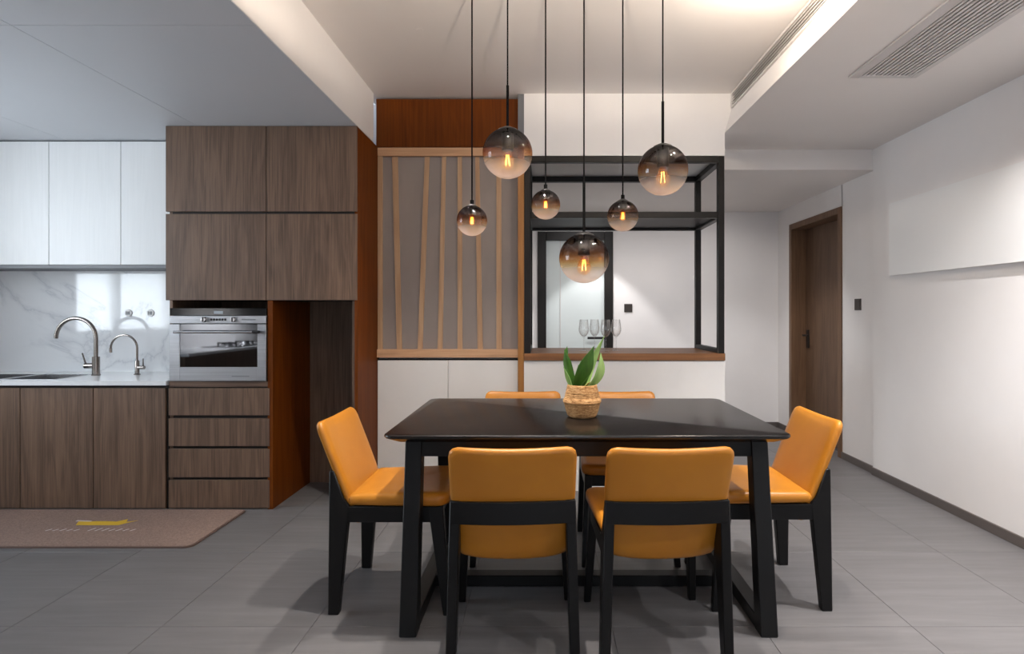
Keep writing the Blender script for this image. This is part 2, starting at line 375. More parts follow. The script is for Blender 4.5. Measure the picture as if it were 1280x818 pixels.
obj('pane', G().box(XL-0.1, XL-0.094, 2.44, wy1-0.04, wz0+0.04, wz1-0.04), MAT['clear'], w)
# added window behind the viewer, put in for its fill light
rx0, rx1, rz0, rz1 = -0.75, 1.95, 0.25, 2.25
struct('wall_rear', G().box(XL-0.2, rx0, YR-0.2, YR, 0, CZ).box(rx1, 2.7, YR-0.2, YR, 0, CZ).box(rx0, rx1, YR-0.2, YR, 0, rz0).box(rx0, rx1, YR-0.2, YR, rz1, CZ), MAT['wall'])
w = sroot('added_window', (0.6, YR-0.08, rz0))
g = G()
for a in (rx0, 0.115, 1.015, rx1-0.05): g.box(a, a+0.05, YR-0.12, YR-0.05, rz0, rz1)
g.box(rx0, rx1, YR-0.12, YR-0.05, rz0, rz0+0.05).box(rx0, rx1, YR-0.12, YR-0.05, rz1-0.05, rz1)
obj('window_frame', g, MAT['steel_black'], w)
for a, b in ((rx0+0.05, 0.115), (0.165, 1.015), (1.065, rx1-0.05)):
    obj('pane', G().box(a, b, YR-0.09, YR-0.084, rz0+0.05, rz1-0.05), MAT['clear'], w)

struct('wall_kitchen', G().box(XL, -1.10, YK, YK+0.15, 0, CZ), MAT['wall'])
struct('wall_screen', G().box(-1.15, -0.135, 4.02, 4.10, 0, CZ), MAT['wall'])
struct('wall_right', G().box(XR, 2.75, YR-0.1, 4.29, 0, CZ), MAT['wall'])
dy0, dy1, dz = 4.765, 5.775, 2.087
struct('wall_corridor_right', G().box(XD, 2.75, 4.29, dy0+0.01, 0, CZ).box(XD, 2.75, dy1-0.01, YC, 0, CZ).box(XD, 2.75, dy0, dy1, dz-0.01, CZ).box(2.68, 2.75, dy0, dy1, 0, dz), MAT['wall'])
gx0, gx1, gz = -0.067, 0.725, 2.06
struct('wall_corridor', G().box(-0.25, gx0, YC, YC+0.15, 0, CZ).box(gx1, 2.75, YC, YC+0.15, 0, CZ).box(gx0, gx1, YC, YC+0.15, gz, CZ).box(gx0, gx1, YC+0.10, YC+0.15, 0, gz), MAT['wall'])
struct('wall_corridor_left', G().box(-0.30, -0.14, 4.10, YC, 0, CZ), MAT['wall'])
struct('wall_passage', G().box(-0.135, 1.221, YB, 4.51, 2.266, CZ).box(1.22, 1.30, YB, 4.28, SZ+0.0005, CZ), MAT['wall'])
struct('wall_counter', G().box(-0.135, 1.221, YB, 4.51, 0, 0.878), MAT['white'])

struct('baseboard_right', G().box(XR-0.012, XR+0.001, YR, 4.29, 0, 0.056), MAT['skirting'], bevel=0.002)
struct('baseboard_corridor', G().box(XD-0.012, XD+0.001, 4.29, dy0, 0, 0.056).box(XD-0.012, XD+0.001, dy1, YC, 0, 0.056), MAT['skirting'], bevel=0.002)
struct('baseboard_back', G().box(gx1, XD-0.012, YC-0.012, YC+0.001, 0, 0.056), MAT['skirting'], bevel=0.002)

# wooden door in the corridor wall
d2 = sroot('door_2', (XD, (dy0+dy1)/2, 0))
obj('door_frame', G().box(XD-0.012, 2.62, dy0, dy0+0.055, 0, dz).box(XD-0.012, 2.62, dy1-0.055, dy1, 0, dz).box(XD-0.012, 2.62, dy0+0.055, dy1-0.055, dz-0.055, dz), MAT['doorframe'], d2, bevel=0.002)
obj('door_leaf', G().box(2.60, 2.64, dy0+0.056, dy1-0.056, 0.006, dz-0.057), MAT['doorwood'], d2, bevel=0.002)
h = obj('handle_plate', G().box(2.588, 2.60, dy1-0.135, dy1-0.085, 0.86, 1.04), MAT['plastic_black'], d2, bevel=0.003)
obj('lever', G().tube([(2.59, dy1-0.11, 0.985), (2.545, dy1-0.11, 0.985), (2.54, dy1-0.125, 0.985), (2.54, dy1-0.235, 0.985)], 0.009), MAT['plastic_black'], h)
# glass door in the far corridor wall
d1 = sroot('door_1', ((gx0+gx1)/2, YC, 0))
fw = 0.09
obj('door_frame', G().box(gx0, gx0+fw, YC-0.03, YC+0.08, 0, gz).box(gx1-fw, gx1, YC-0.03, YC+0.08, 0, gz).box(gx0+fw, gx1-fw, YC-0.03, YC+0.08, gz-fw, gz), MAT['steel_black'], d1, bevel=0.003)
obj('pane', G().box(gx0+fw, gx1-fw, YC+0.02, YC+0.03, 0, gz-fw), MAT['frost'], d1)
obj('frame_bar', G().box(gx0+fw+0.145, gx0+fw+0.152, YC+0.014, YC+0.02, 0, gz-fw), MAT['vent'], d1)
obj('lever', G().box(gx1-0.27, gx1-0.08, YC-0.05, YC-0.03, 0.93, 0.955), MAT['plastic_black'], d1, bevel=0.003)

# wooden header and post round the slatted screen
SX0, SX1, YS = -1.140, -0.176, 3.95
struct('trim_1', G().box(XB, SX1, YS, 4.018, 2.342, 2.672), MAT['walnut'], bevel=0.002)
struct('trim_2', G().box(SX1, -0.135, YB, 4.018, 0, 2.342), MAT['post'], bevel=0.002)
struct('wall_side_shade', G().box(SX1, -0.135, YB+0.01, 4.02, 2.342, CZ), MAT['grey'])  # side of the white wall, its shade put into the grey

# ------------------------------------------------------------------ slatted screen
sc = thing('slatted_screen', (-0.66, 3.98, 0.90), 'grey panel screen with slanting pale wood slats beside the black frame', 'screen')
Z0, Z1 = 0.898, 2.342
def px2(px, Y): return (px-VX)/F*Y
def pz2(py, Y): return CAMZ-(py-VY)/F*Y
obj('panel', G().box(SX0, SX1, 3.965, 3.99, Z0, Z1), MAT['screen'], sc)
obj('bottom_rail', G().box(SX0, SX1, 3.925, 3.965, Z0, pz2(437, 3.93)), MAT['pinex'], sc, bevel=0.002)
obj('top_rail', G().box(SX0, SX1, 3.94, 3.965, pz2(195, 3.94), pz2(184.5, 3.94)), MAT['pinex'], sc, bevel=0.002)
obj('stile', G().box(SX0, px2(477.5, 3.94), 3.945, 3.965, pz2(437, 3.94), pz2(195, 3.94)), MAT['pine'], sc, bevel=0.0015)
YSL = 3.956
zt, zb = pz2(195, YSL), pz2(437, YSL)
for (a, b, c_, e) in ((490, 497, 496, 502.5), (531, 537, 522, 528), (552.5, 557.5, 547, 553), (572, 577.3, 572, 578), (594, 599, 597, 603.5), (620.5, 626.5, 620.5, 627)):
    poly = [(px2(c_, YSL), zb), (px2(e, YSL), zb), (px2(b, YSL), zt), (px2(a, YSL), zt)]
    obj('slat', G().prism(poly, 'y', 3.956, 3.9655), MAT['pine'], sc)
# low white cabinet under it
lc = thing('low_cabinet', (-0.66, 3.93, 0), 'low white two-door cabinet below the slatted screen', 'cabinet')
obj('body', G().box(SX0, SX1, YS+0.005, 4.015, 0, 0.885), MAT['gap'], lc)
xm = px2(560.5, YS)
obj('door', G().box(SX0+0.003, xm-0.0012, YS-0.015, YS+0.005, 0.012, 0.878), MAT['white'], lc, bevel=0.0015)
obj('door', G().box(xm+0.0012, SX1-0.003, YS-0.015, YS+0.005, 0.012, 0.878), MAT['white'], lc, bevel=0.0015)

# ------------------------------------------------------------------ pass-through ledge and black metal frame
ld = G().box(-0.135, 1.221, YB-0.012, 4.51, 0.882, 0.930)
tag(obj('wooden_ledge', ld, MAT['walnutx'], bevel=0.002), 'brown wooden ledge of the pass-through below the black frame', 'ledge')
T = 0.042
cg = thing('metal_shelf_frame', (0.54, 4.2, 0.93), 'black open metal frame with one dark shelf above the wooden ledge', 'shelf frame')
fx0, fx1, fy0, fy1, fz0, fz1 = -0.133, 1.219, YB, 4.51, 0.930, 2.264
for (x, y) in ((fx0, fy0), (fx1-T, fy0), (fx0, fy1-T), (fx1-T, fy1-T)):
    obj('post', G().box(x, x+T, y, y+T, fz0, fz1), MAT['steel_black'], cg, bevel=0.002)
for zz in (fz1-T, 1.845):
    for y in (fy0, fy1-T): obj('rail', G().box(fx0+T, fx1-T, y, y+T, zz, zz+T), MAT['steel_black'], cg, bevel=0.002)
    for x in (fx0, fx1-T): obj('rail', G().box(x, x+T, fy0+T, fy1-T, zz, zz+T), MAT['steel_black'], cg, bevel=0.002)
for x in (fx0, fx1-T): obj('rail', G().box(x, x+T, fy0+T, fy1-T, fz0, fz0+0.03), MAT['steel_black'], cg, bevel=0.002)
obj('shelf', G().box(fx0+T, fx1-T, fy0+T, fy1-T, 1.862, 1.88), MAT['shelf_black'], cg)

# ------------------------------------------------------------------ tall cabinet with oven and fridge recess
XT0, XT1, XP0, XP1 = px2(207, YF), -1.141, px2(334.5, YF), px2(341, YF)
tcb = thing('tall_cabinet', ((XT0+XT1)/2, 3.8, 0), 'tall brown wood cabinet with oven bay, drawers and open dark recess', 'cabinet')
zt_ = pz2(157.5, YF)
obj('side_panel', G().box(XT1-0.02, XT1, YF+0.004, YS, 0, KZ-0.008), MAT['walnut'], tcb, bevel=0.001)
obj('side_panel', G().box(XT0+0.012, XT0+0.03, YF+0.02, YK, 0, zt_), MAT['oak'], tcb)
obj('partition', G().box(XP0, XP1, YF, YK, 0, pz2(376, YF)), MAT['walnut'], tcb, bevel=0.001)
obj('back_panel', G().box(XT0+0.03, XT1-0.02, YK-0.012, YK, 0, zt_), MAT['oak'], tcb)
obj('recess_side', G().box(XT1-0.04, XT1-0.02, YF+0.022, YK-0.012, 0, pz2(376, YF)), MAT['oak'], tcb)
obj('upper_body', G().box(XT0+0.02, XT1-0.021, YF+0.021, YK-0.012, pz2(375.5, YF)+0.004, zt_-0.002), MAT['gap'], tcb)
XMID = px2(332.7, YF)
for (a, b) in ((157.5, 264.5), (267.5, 375.5)):
    for (x0, x1) in ((XT0, XMID-0.002), (XMID+0.002, px2(446.5, YF))):
        obj('door', G().box(x0, x1, YF, YF+0.02, pz2(b, YF), pz2(a, YF)), MAT['oak'], tcb, bevel=0.0012)
obj('oven_shelf', G().box(XT0+0.02, XP0, YF+0.001, YK-0.012, pz2(484, YF), pz2(477, YF)), MAT['oakx'], tcb, bevel=0.001)
obj('drawer_body', G().box(XT0+0.035, XP0, YF+0.022, YK-0.012, 0.0, pz2(484, YF)), MAT['gap'], tcb)
for (a, b) in ((485.5, 519.5), (523.5, 558), (561.5, 597), (600.5, 635.5)):
    obj('drawer', G().box(px2(211, YF), px2(337, YF), YF-0.002, YF+0.02, pz2(b, YF), pz2(a, YF)), MAT['oak'], tcb, bevel=0.0012)

# oven
ox0, ox1 = px2(213, YF), px2(333.5, YF)
ov = thing('oven', ((ox0+ox1)/2, YF+0.2, pz2(477, YF)), 'stainless steel built-in oven with dark glass door and bar handle', 'oven')
YO = YF-0.006
z_ = lambda py: pz2(py, YO)
obj('body', G().box(ox0+0.01, ox1-0.01, YF+0.012, YF+0.42, pz2(476.5, YF)+0.002, z_(386)), MAT['plastic_black'], ov)
obj('display_strip', G().box(ox0, ox1, YO, YF+0.012, z_(394.5), z_(385.5)), MAT['ovenglass'], ov, bevel=0.001)
dsp = obj('display', G().box(ox0+0.27, ox0+0.325, YO-0.0006, YO, z_(392.5), z_(389)), MAT['display'], ov)
obj('control_panel', G().box(ox0, ox1, YO-0.004, YF+0.012, z_(404.5), z_(395)), MAT['steel'], ov, bevel=0.0015)
for px in (256.5, 293):
    k = G(); cx, cz = px2(px, YO), z_(399.6); R = 0.0165
    k.loft([[(cx+r*math.cos(a*PI/12), y, cz+r*math.sin(a*PI/12)) for a in range(24)] for r, y in ((R, YO-0.004), (R, YO-0.022), (R*0.85, YO-0.026), (R*0.8, YO-0.026))])
    kn = obj('knob', k, MAT['knob'], ov)
    obj('knob_grip', G().box(cx-0.0025, cx+0.0025, YO-0.030, YO-0.0255, cz-0.013, cz+0.013), MAT['plastic_black'], kn)
for i in range(6):
    x = px2(263.5+i*3.5, YO); obj('button', G().box(x, x+0.012, YO-0.007, YO-0.004, z_(401), z_(398.3)), MAT['plastic_black'], ov, bevel=0.001)
obj('label_print', G().box(px2(302.5, YO), px2(320, YO), YO-0.0046, YO-0.004, z_(400.3), z_(399.2)), MAT['grey'], ov)
g = G().box(ox0, px2(225, YO), YO-0.004, YF+0.012, z_(476.5), z_(405.5)).box(px2(322, YO), ox1, YO-0.004, YF+0.012, z_(476.5), z_(405.5))
g.box(px2(225, YO), px2(322, YO), YO-0.004, YF+0.012, z_(476.5), z_(459))
dr = obj('door', g, MAT['steel'], ov, bevel=0.001)
obj('door_glass', G().box(px2(225, YO), px2(322, YO), YO, YF+0.012, z_(459), z_(405.5)), MAT['mirrorglass'], dr)
hy, hz = YO-0.045, pz2(415.3, YO-0.045)
hx0, hx1 = px2(217, hy), px2(324, hy)
obj('handle', G().tube([(hx0, hy, hz), (hx1-0.04, hy, hz)], 0.0085, 12), MAT['knob'], dr)
obj('handle_end', G().tube([(hx1-0.04, hy, hz), (hx1, hy, hz)], 0.0092, 12), MAT['plastic_black'], dr)
for q in (hx0+0.02, hx1-0.025): obj('handle_mount', G().box(q, q+0.01, hy, YO-0.003, hz-0.005, hz+0.005), MAT['plastic_black'], dr)
obj('brand_print', G().box(px2(290, YO), px2(312, YO), YO-0.0046, YO-0.004, z_(471), z_(470.3)), MAT['grey'], dr)

# ------------------------------------------------------------------ kitchen base cabinets, worktop, sink, taps
ZC0, ZC1 = 0.760, 0.787
YD = YF-0.0
def base_cab(x0, x1, doors, label):
    c_ = thing('base_cabinet', ((x0+x1)/2, 3.8, 0), label, 'cabinet', 'kitchen base cabinets')
    obj('body', G().box(x0+0.001, x1-0.001, YD+0.021, YK-0.004, 0, 0.018).box(x0+0.001, x0+0.019, YD+0.021, YK-0.004, 0.018, ZC0-0.001).box(x1-0.019, x1-0.001, YD+0.021, YK-0.004, 0.018, ZC0-0.001).box(x0+0.019, x1-0.019, YD+0.021, YD+0.039, 0.68, ZC0-0.001).box(x0+0.019, x1-0.019, YK-0.012, YK-0.004, 0.018, ZC0-0.001), MAT['gap'], c_)
    for a, b in doors: obj('door', G().box(a+0.0022, b-0.0022, YD, YD+0.02, 0.006, pz2(485.5, YF)), MAT['oak'], c_, bevel=0.0012)
    return c_
xa, xb, xc, xd = px2(25, YF), px2(116.5, YF), px2(207, YF), px2(25-91, YF)
base_cab(xa, xc, ((xa, xb), (xb, xc)), 'brown wood base cabinet with two plain doors next to the drawers')
base_cab(XL, xa, ((XL, xd), (xd, xa)), 'brown wood base cabinet at the left edge beneath the sink')
# filler in the corner
struct('trim_4', G().box(xc, XT0+0.012, YD+0.012, YK, 0, ZC0-0.002), MAT['gap'])

bowls = ((-3.98, -3.42), (-3.37, -3.06)); by0, by1 = 3.595, 3.90
g = G(); gx = [XL] + [q for b in bowls for q in b] + [XT0+0.010]
for i in range(len(gx)-1):
    if i % 2 == 1: g.box(gx[i], gx[i+1], YD-0.012, by0, ZC0, ZC1).box(gx[i], gx[i+1], by1, YK-0.012, ZC0, ZC1)
    else: g.box(gx[i], gx[i+1], YD-0.012, YK-0.012, ZC0, ZC1)
tag(obj('worktop', g, MAT['quartz']), 'white quartz worktop running over the base cabinets', 'worktop')
sk = thing('sink', (-3.5, 3.75, 0.6), 'stainless steel double-bowl sink let into the white worktop', 'sink')
for (a, b) in bowls:
    t_ = 0.003; zb_ = 0.60
    g = G().box(a, b, by0, by1, zb_, zb_+t_).box(a, a+t_, by0, by1, zb_, ZC1+0.001).box(b-t_, b, by0, by1, zb_, ZC1+0.001).box(a, b, by0, by0+t_, zb_, ZC1+0.001).box(a, b, by1-t_, by1, zb_, ZC1+0.001)
    bo = obj('bowl', g, MAT['knob'], sk)
    obj('drain', G().lathe([(0.0, 0.004), (0.035, 0.004), (0.04, 0.0)], ((a+b)/2, (by0+by1)/2, zb_+t_), 20), MAT['knob'], bo)
g = G().box(bowls[0][0]-0.012, bowls[1][1]+0.012, by0-0.012, by0, ZC1, ZC1+0.002).box(bowls[0][0]-0.012, bowls[1][1]+0.012, by1, by1+0.012, ZC1, ZC1+0.002)
for a, b in ((bowls[0][0]-0.012, bowls[0][0]), (bowls[0][1], bowls[1][0]), (bowls[1][1], bowls[1][1]+0.012)): g.box(a, b, by0, by1, ZC1, ZC1+0.002)
obj('rim', g, MAT['knob'], sk)

def arc_path(xb, y, z0, ztop, w, zend, n=16):
    r = w/2; pts = [(xb, y, z0), (xb, y, z0+(ztop-r-z0)*0.5)]
    for k in range(n+1):
        a = PI*k/n; pts.append((xb-r+r*math.cos(a), y, ztop-r+r*math.sin(a)))
    pts.append((xb-w, y, zend)); return pts
YT = 3.83
X1 = px2(120, YT)
fa = thing('kitchen_tap', (X1, YT, ZC1), 'large brushed metal gooseneck kitchen tap above the sink', 'tap')
obj('base', G().lathe([(0.0, 0), (0.026, 0), (0.026, 0.008), (0.022, 0.012), (0.022, 0.125), (0.0, 0.125)], (X1, YT, ZC1), 20), MAT['nickel'], fa)
obj('spout', G().tube(arc_path(X1, YT, ZC1+0.12, pz2(398, YT), px2(120, YT)-px2(70, YT), pz2(420, YT)), 0.0125, 12), MAT['nickel'], fa)
lv = obj('valve', G().tube([(X1, YT, ZC1+0.065), (X1-0.07, YT-0.005, ZC1+0.065)], 0.018, 14), MAT['nickel'], fa)
obj('lever', G().tube([(X1-0.06, YT-0.005, ZC1+0.07), (X1-0.068, YT-0.005, ZC1+0.09), (X1-0.085, YT-0.008, ZC1+0.15)], [0.006, 0.005, 0.004], 8), MAT['nickel'], lv)
X2 = px2(171.5, 3.87); Y2 = 3.87
fb = thing('filter_tap', (X2, Y2, ZC1), 'small slim gooseneck water tap right of the large tap', 'tap')
obj('base', G().lathe([(0.0, 0), (0.02, 0), (0.02, 0.006), (0.0135, 0.01), (0.0135, 0.09), (0.008, 0.1), (0.0, 0.1)], (X2, Y2, ZC1), 18), MAT['nickel'], fb)
obj('spout', G().tube(arc_path(X2, Y2, ZC1+0.095, pz2(419, Y2), px2(171.5, Y2)-px2(138.5, Y2), pz2(436, Y2)), 0.0068, 10), MAT['nickel'], fb)
obj('nozzle', G().tube([(X2-0.1775, Y2, pz2(436, Y2)+0.003), (X2-0.1775, Y2, pz2(441, Y2))], 0.0085, 10), MAT['nickel'], fb)
lv = obj('valve', G().tube([(X2, Y2, ZC1+0.05), (X2+0.048, Y2, ZC1+0.05)], 0.0125, 12), MAT['nickel'], fb)
obj('lever', G().tube([(X2+0.04, Y2, ZC1+0.055), (X2+0.04, Y2, ZC1+0.11)], [0.0045, 0.003], 8), MAT['nickel'], lv)

tag(obj('marble_backsplash', G().box(XL, XT0+0.011, YK-0.012, YK-0.001, ZC1, 1.53), MAT['marble']), 'glossy white veined marble backsplash behind the taps', 'backsplash')
for px, lb in ((161, 'pale round-faced wall socket above the small tap'), (188.5, 'pale wall socket on the marble nearest the tall cabinet')):
    X = px2(px, YK-0.012); Zs = pz2(391.5, YK-0.012); yb = YK-0.012
    so = thing('wall_socket', (X, yb, Zs), lb, 'socket', 'sockets on the backsplash')
    ring = lambda r, y, n=20: [(X+r*math.cos(2*PI*a/n), y, Zs+r*math.sin(2*PI*a/n)) for a in range(n)]
    obj('plate', G().loft([ring(0.026, yb), ring(0.026, yb-0.006), ring(0.022, yb-0.008), ring(0.018, yb-0.008)]), MAT['white'], so)
    for dx in (-0.012, 0.0, 0.010):
        obj('slot', G().box(X+dx-0.0035, X+dx+0.0035, yb-0.0095, yb-0.0078, Zs-0.012, Zs+0.012), MAT['grey'], so)

# white wall cabinets
YW = 3.82
zw0, zw1 = pz2(331, YW), pz2(177, YW)
we = [XL, px2(-29, YW), px2(61, YW), px2(151, YW), -2.328]
wl_ = ('white wood-grained wall cabinet beyond the left edge of the sink', 'white wall cabinet at the left edge of the photo', 'white wall cabinet in the middle, above the large tap', 'narrow white wall cabinet touching the tall brown cabinet')
for i in range(4):
    c_ = thing('wall_cabinet', ((we[i]+we[i+1])/2, 3.95, zw0), wl_[i], 'cabinet', 'white wall cabinets')
    obj('body', G().box(we[i]+0.0005, we[i+1]-0.0005, YW+0.019, YK, zw0-0.002, zw1+0.004), MAT['whitewood'], c_)
    obj('door', G().box(we[i]+0.0016, we[i+1]-0.0016, YW, YW+0.018, zw0, zw1), MAT['whitewood'], c_, bevel=0.0012)
    obj('light_rail', G().box(we[i]+0.0005, we[i+1]-0.0005, YW+0.006, YK-0.012, zw0-0.024, zw0-0.002), MAT['grey'], c_)
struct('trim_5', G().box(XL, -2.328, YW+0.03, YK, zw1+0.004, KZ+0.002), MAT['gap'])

# counter with gas hob along the window wall, out of frame, seen mirrored in the oven door
hb = thing('hob_counter', (-3.9, -0.1, 0), 'brown wood counter with white top mirrored in the oven glass', 'counter')
obj('body', G().box(XL+0.003, -3.64, -1.3, 1.2, 0, 0.76), MAT['oak'], hb)
obj('top', G().box(XL+0.003, -3.60, -1.3, 1.2, 0.76, 0.79), MAT['quartz'], hb)
ho = thing('gas_hob', (-3.9, -0.25, 0.79), 'black gas hob with pan supports mirrored in the oven glass', 'hob')
obj('plate', G().box(-4.12, -3.68, -0.63, 0.13, 0.79, 0.80), MAT['ovenglass'], ho, bevel=0.003)
for y in (-0.45, -0.05):
    obj('burner', G().lathe([(0.0, 0.03), (0.05, 0.03), (0.06, 0.012), (0.07, 0.0)], (-3.9, y, 0.80), 24), MAT['knob'], ho)
    obj('pan_support', G().box(-4.02, -3.78, y-0.007, y+0.007, 0.825, 0.845).box(-3.907, -3.893, y-0.12, y+0.12, 0.825, 0.845).box(-4.02, -4.006, y-0.007, y+0.007, 0.80, 0.83).box(-3.794, -3.78, y-0.007, y+0.007, 0.80, 0.83), MAT['plastic_black'], ho)

hd = thing('added_hood', (-3.95, -0.25, 1.48), 'added unseen steel range hood brightening the oven glass reflection', 'range hood')  # added out of frame; its lamps brighten what the oven door mirrors
obj('canopy', G().prism([(XL+0.003, 1.48), (-3.70, 1.48), (-3.70, 1.54), (-3.95, 1.75), (XL+0.003, 1.75)], 'y', -0.70, 0.20), MAT['steel'], hd)
obj('chimney', G().box(XL+0.003, -3.97, -0.40, -0.10, 1.75, KZ), MAT['steel'], hd)
for y in (-0.5, 0.0):
    obj('lamp', G().lathe([(0.0, -0.002), (0.035, -0.002)], (-3.9, y, 1.48), 20), MAT['lampglow'], hd)
    l = light('hood_fill_light', 'SPOT', (0.05, y+0.25, -0.01), 60, (0.95, 0.97, 1.0), spot_size=2.6, spot_blend=0.5, shadow_soft_size=0.03); l.parent = hd

# ------------------------------------------------------------------ kitchen mat
rx0_, rx1_, ry0, ry1 = -3.35, -1.803, 2.94, 3.505
mt = thing('kitchen_mat', ((rx0_+rx1_)/2, (ry0+ry1)/2, 0), 'taupe woven kitchen mat with small yellow motif before the cabinets', 'mat')
obj('weave', G().prism(rrect(rx0_+0.008, rx1_-0.008, ry0+0.008, ry1-0.008, 0.035), 'z', 0.0005, 0.010), MAT['rug'], mt)
obj('binding', G().prism(rrect(rx0_, rx1_, ry0, ry1, 0.04), 'z', 0.0004, 0.0075), MAT['rugedge'], mt)
YM = 3.30
crown = [(-0.14, 0), (0.10, 0), (0.125, 0.035), (0.16, 0.075), (0.11, 0.05), (0.085, 0.095), (0.05, 0.055), (-0.0, 0.06), (-0.06, 0.06), (-0.12, 0.055), (-0.17, 0.06)]
cxm = px2(130, 3.26)
obj('motif', G().prism([(cxm+a, 3.235+b) for a, b in crown], 'z', 0.010, 0.0108), MAT['yellow'], mt)
obj('motif_tail', G().prism([(cxm-0.19, 3.295), (cxm-0.10, 3.29), (cxm-0.10, 3.302), (cxm-0.19, 3.31)], 'z', 0.010, 0.0108), MAT['paleprint'], mt)
g = G()
for i in range(13):
    x = px2(60, 3.17)+i*0.0385; hh = 0.022+0.02*random.random()
    if i in (5,): continue
    g.prism([(x, 3.15), (x+0.007, 3.15), (x+0.02, 3.15+hh), (x+0.013, 3.15+hh)], 'z', 0.010, 0.0106)
obj('print_line', g, MAT['paleprint'], mt)['kind'] = 'stuff'

# ------------------------------------------------------------------ dining table
TX0, TX1, TY0, TY1, TZ = -0.598, 0.922, 2.118, 3.052, 0.75
tb = thing('dining_table', ((TX0+TX1)/2, (TY0+TY1)/2, 0), 'long black wooden dining table with slanting legs in the middle of the room', 'table')
def ring(ins, z, r): return [(x, y, z) for x, y in rrect(TX0+ins, TX1-ins, TY0+ins, TY1-ins, r, 6)]
g = G().loft([ring(0.045, 0.717, 0.02), ring(0.004, 0.736, 0.04), ring(0.0, 0.742, 0.042), ring(0.001, 0.748, 0.042), ring(0.004, 0.75, 0.042)])
obj('tabletop', g, MAT['black'], tb, ang=28)
lx = (-0.505, 0.835); hw = 0.032
ap = G().box(lx[0], lx[1], 2.235, 2.262, 0.645, 0.717).box(lx[0], lx[1], 2.908, 2.935, 0.645, 0.717)
for x in lx: ap.box(x-0.014, x+0.014, 2.262, 2.908, 0.645, 0.717)
obj('apron', ap, MAT['blackleg'], tb)
def mir(poly): return [(TY0+TY1-y, z) for y, z in poly]
front = [(2.128, 0.0), (2.196, 0.0), (2.292, 0.717), (2.232, 0.717)]
for x in lx:
    for P in (front, mir(front)): obj('leg', G().prism(P, 'x', x-hw, x+hw), MAT['blackleg'], tb, bevel=0.003)
    obj('foot_rail', G().prism([(2.19, 0.0), (TY0+TY1-2.19, 0.0), (TY0+TY1-2.197, 0.052), (2.197, 0.052)], 'x', x-hw+0.002, x+hw-0.002), MAT['blackleg'], tb, bevel=0.003)
obj('stretcher', G().box(lx[0]+hw-0.004, lx[1]-hw+0.004, 2.525, 2.585, 0.002, 0.05), MAT['blackleg'], tb, bevel=0.003)

